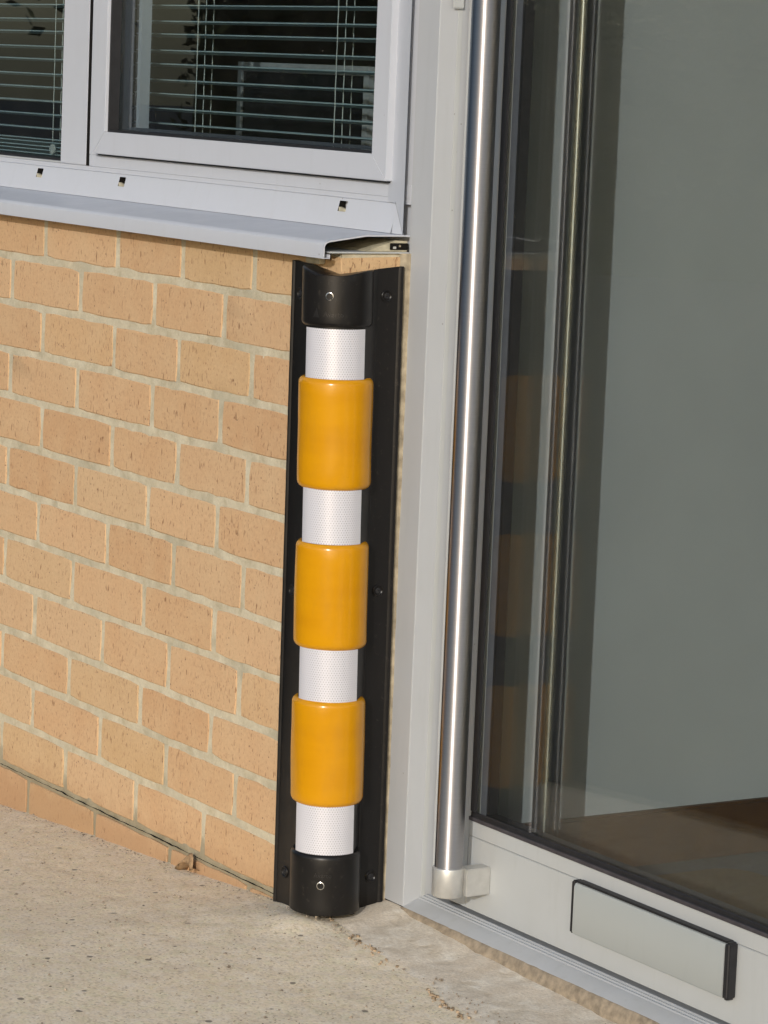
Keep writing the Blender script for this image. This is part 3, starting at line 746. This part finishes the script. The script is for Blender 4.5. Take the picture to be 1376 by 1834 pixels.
# ------------------------------------------------------------------ dry leaf against the wall
lv = []; lf = []
nu, nw = 10, 6
for i in range(nu + 1):
    t = i / nu; w = .029 * math.sin(math.pi * min(1, t * .96 + .04)) ** .7 * (1 - .35 * t)
    for j in range(nw + 1):
        s = -1 + 2 * j / nw
        x = -.156 + .044 * t + .35 * w * s; z = -.9275 + .010 * t + .55 * w * (s + 1) + .002 * math.sin(9 * t + 3 * s)
        y = -.020 + .010 * abs(s) + .007 * math.sin(t * 3) - .006 * s
        lv.append((x, y, z))
for i in range(nu):
    for j in range(nw):
        a = i * (nw + 1) + j; lf.append((a, a + 1, a + nw + 2, a + nw + 1))
lo = add('dry_leaf', lv, lf, M['leaf'], smooth=True)
md = lo.modifiers.new('thickness', 'SOLIDIFY'); md.thickness = .0006
tag(lo, 'small curled dry brown leaf lying against the foot of the brick wall', 'leaf')

# ------------------------------------------------------------------ loose grit on the concrete
rr = random.Random(3); v = []; f = []
for i in range(2600):
    if i < 2300: x = rr.uniform(-1.0, 1.3); y = -abs(rr.gauss(0, .5)) + (.0 if x < CX else .0)
    else: x = rr.uniform(-1.0, .9); y = -.004 - abs(rr.gauss(0, .012)) + (.09 if x > .3 and rr.random() < .5 else 0)
    if y > .09: continue
    s = rr.choice((.0009, .0011, .0014, .0018, .0026 if i % 5 == 0 else .0012)); z = gz(x, y) + s * .25 + (.004 if (x > .2 and y > -.05) else 0)
    b = len(v)
    ax = [rr.uniform(.6, 1.5) * s for _ in range(6)]
    v += [(x + ax[0], y, z), (x, y + ax[1], z), (x - ax[2], y, z), (x, y - ax[3], z), (x, y, z + ax[4] * .7), (x, y, z - s)]
    f += [(b, b + 1, b + 4), (b + 1, b + 2, b + 4), (b + 2, b + 3, b + 4), (b + 3, b, b + 4), (b, b + 1, b + 5), (b + 1, b + 2, b + 5), (b + 2, b + 3, b + 5), (b + 3, b, b + 5)]
tag(add('grit', v, f, M['grit']), kind='stuff')

# ------------------------------------------------------------------ rooms behind the glass
lob = box('lobby_wall', .10, PX, .1925, 3.6, -.90, TOP + .3, M['wall_in'], None, 0); tag(lob, kind='structure')
sk = box('skirting', PX + .0002, PX + .0145, .1926, 3.6, -.8678, -.788, M['skirt'], lob, .004)
tag(box('lobby_floor', PX + .0003, 2.6, .1925, 3.6, -1.0, -.868, M['floor_in'], None, 0), kind='structure')
tag(box('lobby_back_wall', PX + .0003, 2.6, 3.602, 3.7, -1.0, TOP + .3, M['wall_in'], None, 0), kind='structure')
tag(box('lobby_side_wall', 2.602, 2.7, .236, 3.6, -1.0, TOP + .3, M['wall_in'], None, 0), kind='structure')
mp = []
for (cx, cy, a0) in ((.415, .555, 90), (.415, .255, 180), (1.15, .255, 270), (1.15, .555, 0)):
    for k in range(7):
        a = R(a0 + 90 * k / 6) if a0 != 90 else R(90 + 90 * k / 6)
        mp.append((cx + .05 * math.cos(a), cy + .05 * math.sin(a)))
mt = extr('entrance_mat', mp, -.8678, -.8580, 'z', M['mat'], None, auto=30)
tag(mt, 'brown coir mat with rounded corners on the grey floor behind the glass door', 'mat')
tag(box('office_floor', -6.5, .0980, .152, 3.6, -1.0, -.888, M['floor_in'], None, 0), kind='structure')
tag(box('office_back_wall', -6.5, .0980, 3.602, 3.7, -1.0, TOP + .3, M['office'], None, 0), kind='structure')
tag(box('office_side_wall', -6.6, -6.502, .152, 3.7, -1.0, TOP + .3, M['office'], None, 0), kind='structure')
tag(box('office_lower_wall', -6.5, .0980, .1015, .1518, -.887, -.002, M['office'], None, 0), kind='structure')
tag(box('side_panel_wall', -6.6, -2.302, .02, .1515, -1.1, TOP + .3, M['white'], None, 0), kind='structure')
tag(box('right_panel_wall', 1.392, 2.9, .105, .232, -1.0, TOP + .3, M['white'], None, 0), kind='structure')
tag(box('upper_wall', -6.6, 2.9, .10, .235, TOP + .0702, TOP + 1.4, M['white'], None, 0), kind='structure')
tag(box('roof', -6.7, 3.0, .2352, 4.6, TOP + .302, TOP + .5, M['ceil'], None, 0), kind='structure')
# computer screen with a silver bezel
mon = thing('computer_monitor', (-.935, .62, -.15), 'flat computer monitor with a silver bezel on the desk behind the blind', 'monitor')
ring('bezel', -1.158, -.712, -.040, .2465, .016, .598, .612, M['silver'], mon)
box('screen', -1.1415, -.7285, .602, .630, -.0235, .2300, M['monitor'], mon, 0)
box('stand', -.965, -.905, .632, .66, -.145, .10, M['monitor'], mon, .004)
box('foot', -1.03, -.84, .57, .72, -.1495, -.1455, M['monitor'], mon, .002)
dk = thing('office_desk', (-1.5, .8, -.887), 'dark desk under the window carrying the monitor', 'desk')
box('desk_top', -2.6, -.45, .40, 1.05, -.175, -.150, M['desk'], dk, .003)
for x in (-2.55, -.55):
    for y in (.45, .98): box('leg', x, x + .04, y, y + .04, -.887, -.1752, M['desk'], dk, .002)
def office_chair(x, y, zt, rot, label):
    c = thing('office_chair', (x, y, -.887), label, 'chair', 'office chairs behind the blinds')
    v = []; f = []; nu, nv = 12, 10
    for j in range(nv + 1):
        t = j / nv; hw = .24 * (1 - .9 * max(0, t - .55) ** 1.6)
        for i in range(nu + 1):
            s = -1 + 2 * i / nu
            a = s * hw; dpt = .05 * s * s + .03 * math.sin(t * 3)
            zz = -.40 + (zt + .40) * t - .05 * s * s * t
            v.append((x + a * math.cos(rot) - dpt * math.sin(rot), y + a * math.sin(rot) + dpt * math.cos(rot), zz))
    for j in range(nv):
        for i in range(nu): q = j * (nu + 1) + i; f.append((q, q + 1, q + nu + 2, q + nu + 1))
    o = add('backrest', v, f, M['chair'], c, smooth=True); mdd = o.modifiers.new('t', 'SOLIDIFY'); mdd.thickness = .05
    box('seat', x - .24, x + .24, y - .28, y + .20, -.47, -.40, M['chair'], c, .02)
    lathe('gas_column', (x, y, -.85), [(.03, 0), (.03, .2), (.02, .2), (.02, .38)], M['monitor'], c, 16)
    for k in range(5):
        a = k * 2 * math.pi / 5; q = Vector((math.cos(a), math.sin(a), 0)); p = Vector((-q.y, q.x, 0)) * .02
        b = Vector((x, y, -.84)); w = [b + p, b - p, b + q * .3 - p, b + q * .3 + p]
        add('base_arm', [u + Vector((0, 0, d)) for d in (-.015, .02) for u in w], [(0, 1, 2, 3), (4, 5, 6, 7), (0, 1, 5, 4), (1, 2, 6, 5), (2, 3, 7, 6), (3, 0, 4, 7)], M['monitor'], c)
    return c
office_chair(-2.02, 1.25, .155, .3, 'charcoal office chair left of the monitor, seen through the hinged sash')
office_chair(-2.75, 1.15, .19, -.5, 'charcoal office chair seen through the left fixed pane')
fl = thing('file_box', (-2.35, 1.75, .0), 'brown box file on a low cabinet seen low in the left pane', 'file')
box('cabinet', -2.9, -2.1, 1.6, 2.1, -.887, .02, M['office'], fl, .004)
box('file_case', -2.43, -2.30, 1.62, 1.95, .022, .19, plain('brown_card', (.20, .08, .035), .8), fl, .002)

# ------------------------------------------------------------------ trees across the car park (seen in the window reflection)
def tree(x, y, h, w, seed, label):
    rr = random.Random(seed); t = thing('tree', (x, y, -1.08), label, 'tree', 'trees across the car park')
    def limb(p0, p1, r0, r1, parts):
        d = (p1 - p0).normalized(); u = d.orthogonal().normalized(); w_ = d.cross(u); b = len(parts[0])
        for p, r in ((p0, r0), (p1, r1)):
            for k in range(7):
                a = k * 2 * math.pi / 7; parts[0].append(p + (u * math.cos(a) + w_ * math.sin(a)) * r)
        for k in range(7): parts[1].append((b + k, b + (k + 1) % 7, b + 7 + (k + 1) % 7, b + 7 + k))
    P = ([], []); base = Vector((x, y, -1.1)); mid = base + Vector((rr.uniform(-.3, .3), rr.uniform(-.3, .3), h * .45)); top = base + Vector((0, 0, h * .9))
    limb(base, mid, .28, .2, P); limb(mid, top, .2, .05, P); tips = [top]
    for k in range(9):
        a = rr.uniform(0, 6.28); s = rr.uniform(.3, .85); p0 = base.lerp(top, s)
        p1 = p0 + Vector((math.cos(a) * w * rr.uniform(.4, .9), math.sin(a) * w * rr.uniform(.4, .9), h * rr.uniform(.05, .22))); limb(p0, p1, .09, .02, P); tips += [p1, p0.lerp(p1, .6)]
    add('trunk', P[0], P[1], M['bark'], t)
    v = []; f = []
    for i in range(16000):
        c = rr.choice(tips) + Vector((rr.gauss(0, w * .22), rr.gauss(0, w * .22), rr.gauss(0, h * .09)))
        d1 = Vector((rr.gauss(0, 1), rr.gauss(0, 1), rr.gauss(0, 1))).normalized() * rr.uniform(.04, .085); d2 = d1.orthogonal().normalized() * rr.uniform(.03, .06)
        b = len(v); v += [c - d1, c - d2, c + d1, c + d2]; f.append((b, b + 1, b + 2, b + 3))
    add('crown', v, f, M['foliage'], t)
specs = [(-17, -8, 7.0, 3.0, 'broad tree standing nearest the building across the car park'), (-22, -14.5, 9, 3.6, 'tall dark tree in the middle of the row'),
         (-27, -11, 8, 3.4, 'dark tree behind and left of the nearest one'), (-16, -14, 5.5, 2.6, 'short rounded tree by the car park edge'),
         (-30, -19, 10, 4.2, 'largest tree at the far corner of the car park'), (-14.5, -18, 6, 2.6, 'slim tree nearest the road')]
for i, (x, y, h, w, lab) in enumerate(specs): tree(x, y, h, w, 20 + i, lab)

hd = thing('hedge', (-14.5, -14, -1.2), 'unseen dark green hedge, added to darken the window reflection', 'hedge')  # added out of view so the window panes reflect something dark
hv, hf = [], []; rr = random.Random(5)
A, B = Vector((-18.3, -9.7, 0)), Vector((-8.5, -20.5, 0)); du = (B - A).normalized(); dn = Vector((-du.y, du.x, 0)); Ln = (B - A).length
for i in range(61):
    t = i / 60 * Ln
    for k in range(13):
        a = math.pi * k / 12; w = .75 + .12 * nz(t, k, 0, .9); h = 2.0 + .35 * nz(t, 0, 0, .5) + .15 * nz(t, k, 3, 1.7)
        p = A + du * t + dn * (-w * math.cos(a)); hv.append((p.x, p.y, -1.25 + h * math.sin(a) ** .5 if 0 < k < 12 else -1.3))
for i in range(60):
    for k in range(12): q = i * 13 + k; hf.append((q, q + 1, q + 14, q + 13))
hf += [tuple(range(13)), tuple(range(60 * 13, 61 * 13))]
add('hedge_core', hv, hf, M['foliage'], hd)
v = []; f = []
for i in range(26000):
    t = rr.uniform(-.1, Ln); a = rr.uniform(.05, math.pi - .05); c = A + du * t + dn * (-.85 * math.cos(a) * rr.uniform(.9, 1.12)); c.z = -1.2 + 2.15 * math.sin(a) ** .5 * rr.uniform(.85, 1.1)
    d1 = Vector((rr.gauss(0, 1), rr.gauss(0, 1), rr.gauss(0, 1))).normalized() * rr.uniform(.03, .06); d2 = d1.orthogonal().normalized() * rr.uniform(.02, .04)
    b = len(v); v += [c - d1, c - d2, c + d1, c + d2]; f.append((b, b + 1, b + 2, b + 3))
add('hedge_leaves', v, f, M['foliage'], hd)

rr = random.Random(9); v = []; f = []
for i in range(170):
    x = rr.uniform(.21, 1.0); yf = .012 - .145 * (x - .2) + .006 * nz(x, 0, 1, 22) + .003 * nz(x, 4, 1, 70)
    if nz(x, 2, 2, 9) < -.12: continue
    y = yf + rr.gauss(0, .0045); s_ = rr.uniform(.0010, .0034); z = gz(x, y) + .0006; b = len(v)
    p = [(x + rr.uniform(.7, 1.6) * s_, y + rr.uniform(-.4, .4) * s_), (x + rr.uniform(-.4, .4) * s_, y + s_), (x - rr.uniform(.7, 1.6) * s_, y), (x, y - s_ * .9)]
    h = s_ * rr.uniform(.4, .9); v += [(a, c, z - .001) for a, c in p] + [(a * .85 + x * .15, c * .85 + y * .15, z + h) for a, c in p]
    f += [(b + 4, b + 5, b + 6, b + 7)] + [(b + k, b + (k + 1) % 4, b + 4 + (k + 1) % 4, b + 4 + k) for k in range(4)]
tag(add('brick_chips', v, f, plain('orange_brick_chips', (.43, .32, .21), .9, 0, .2, .7, 120, .5)), kind='stuff')
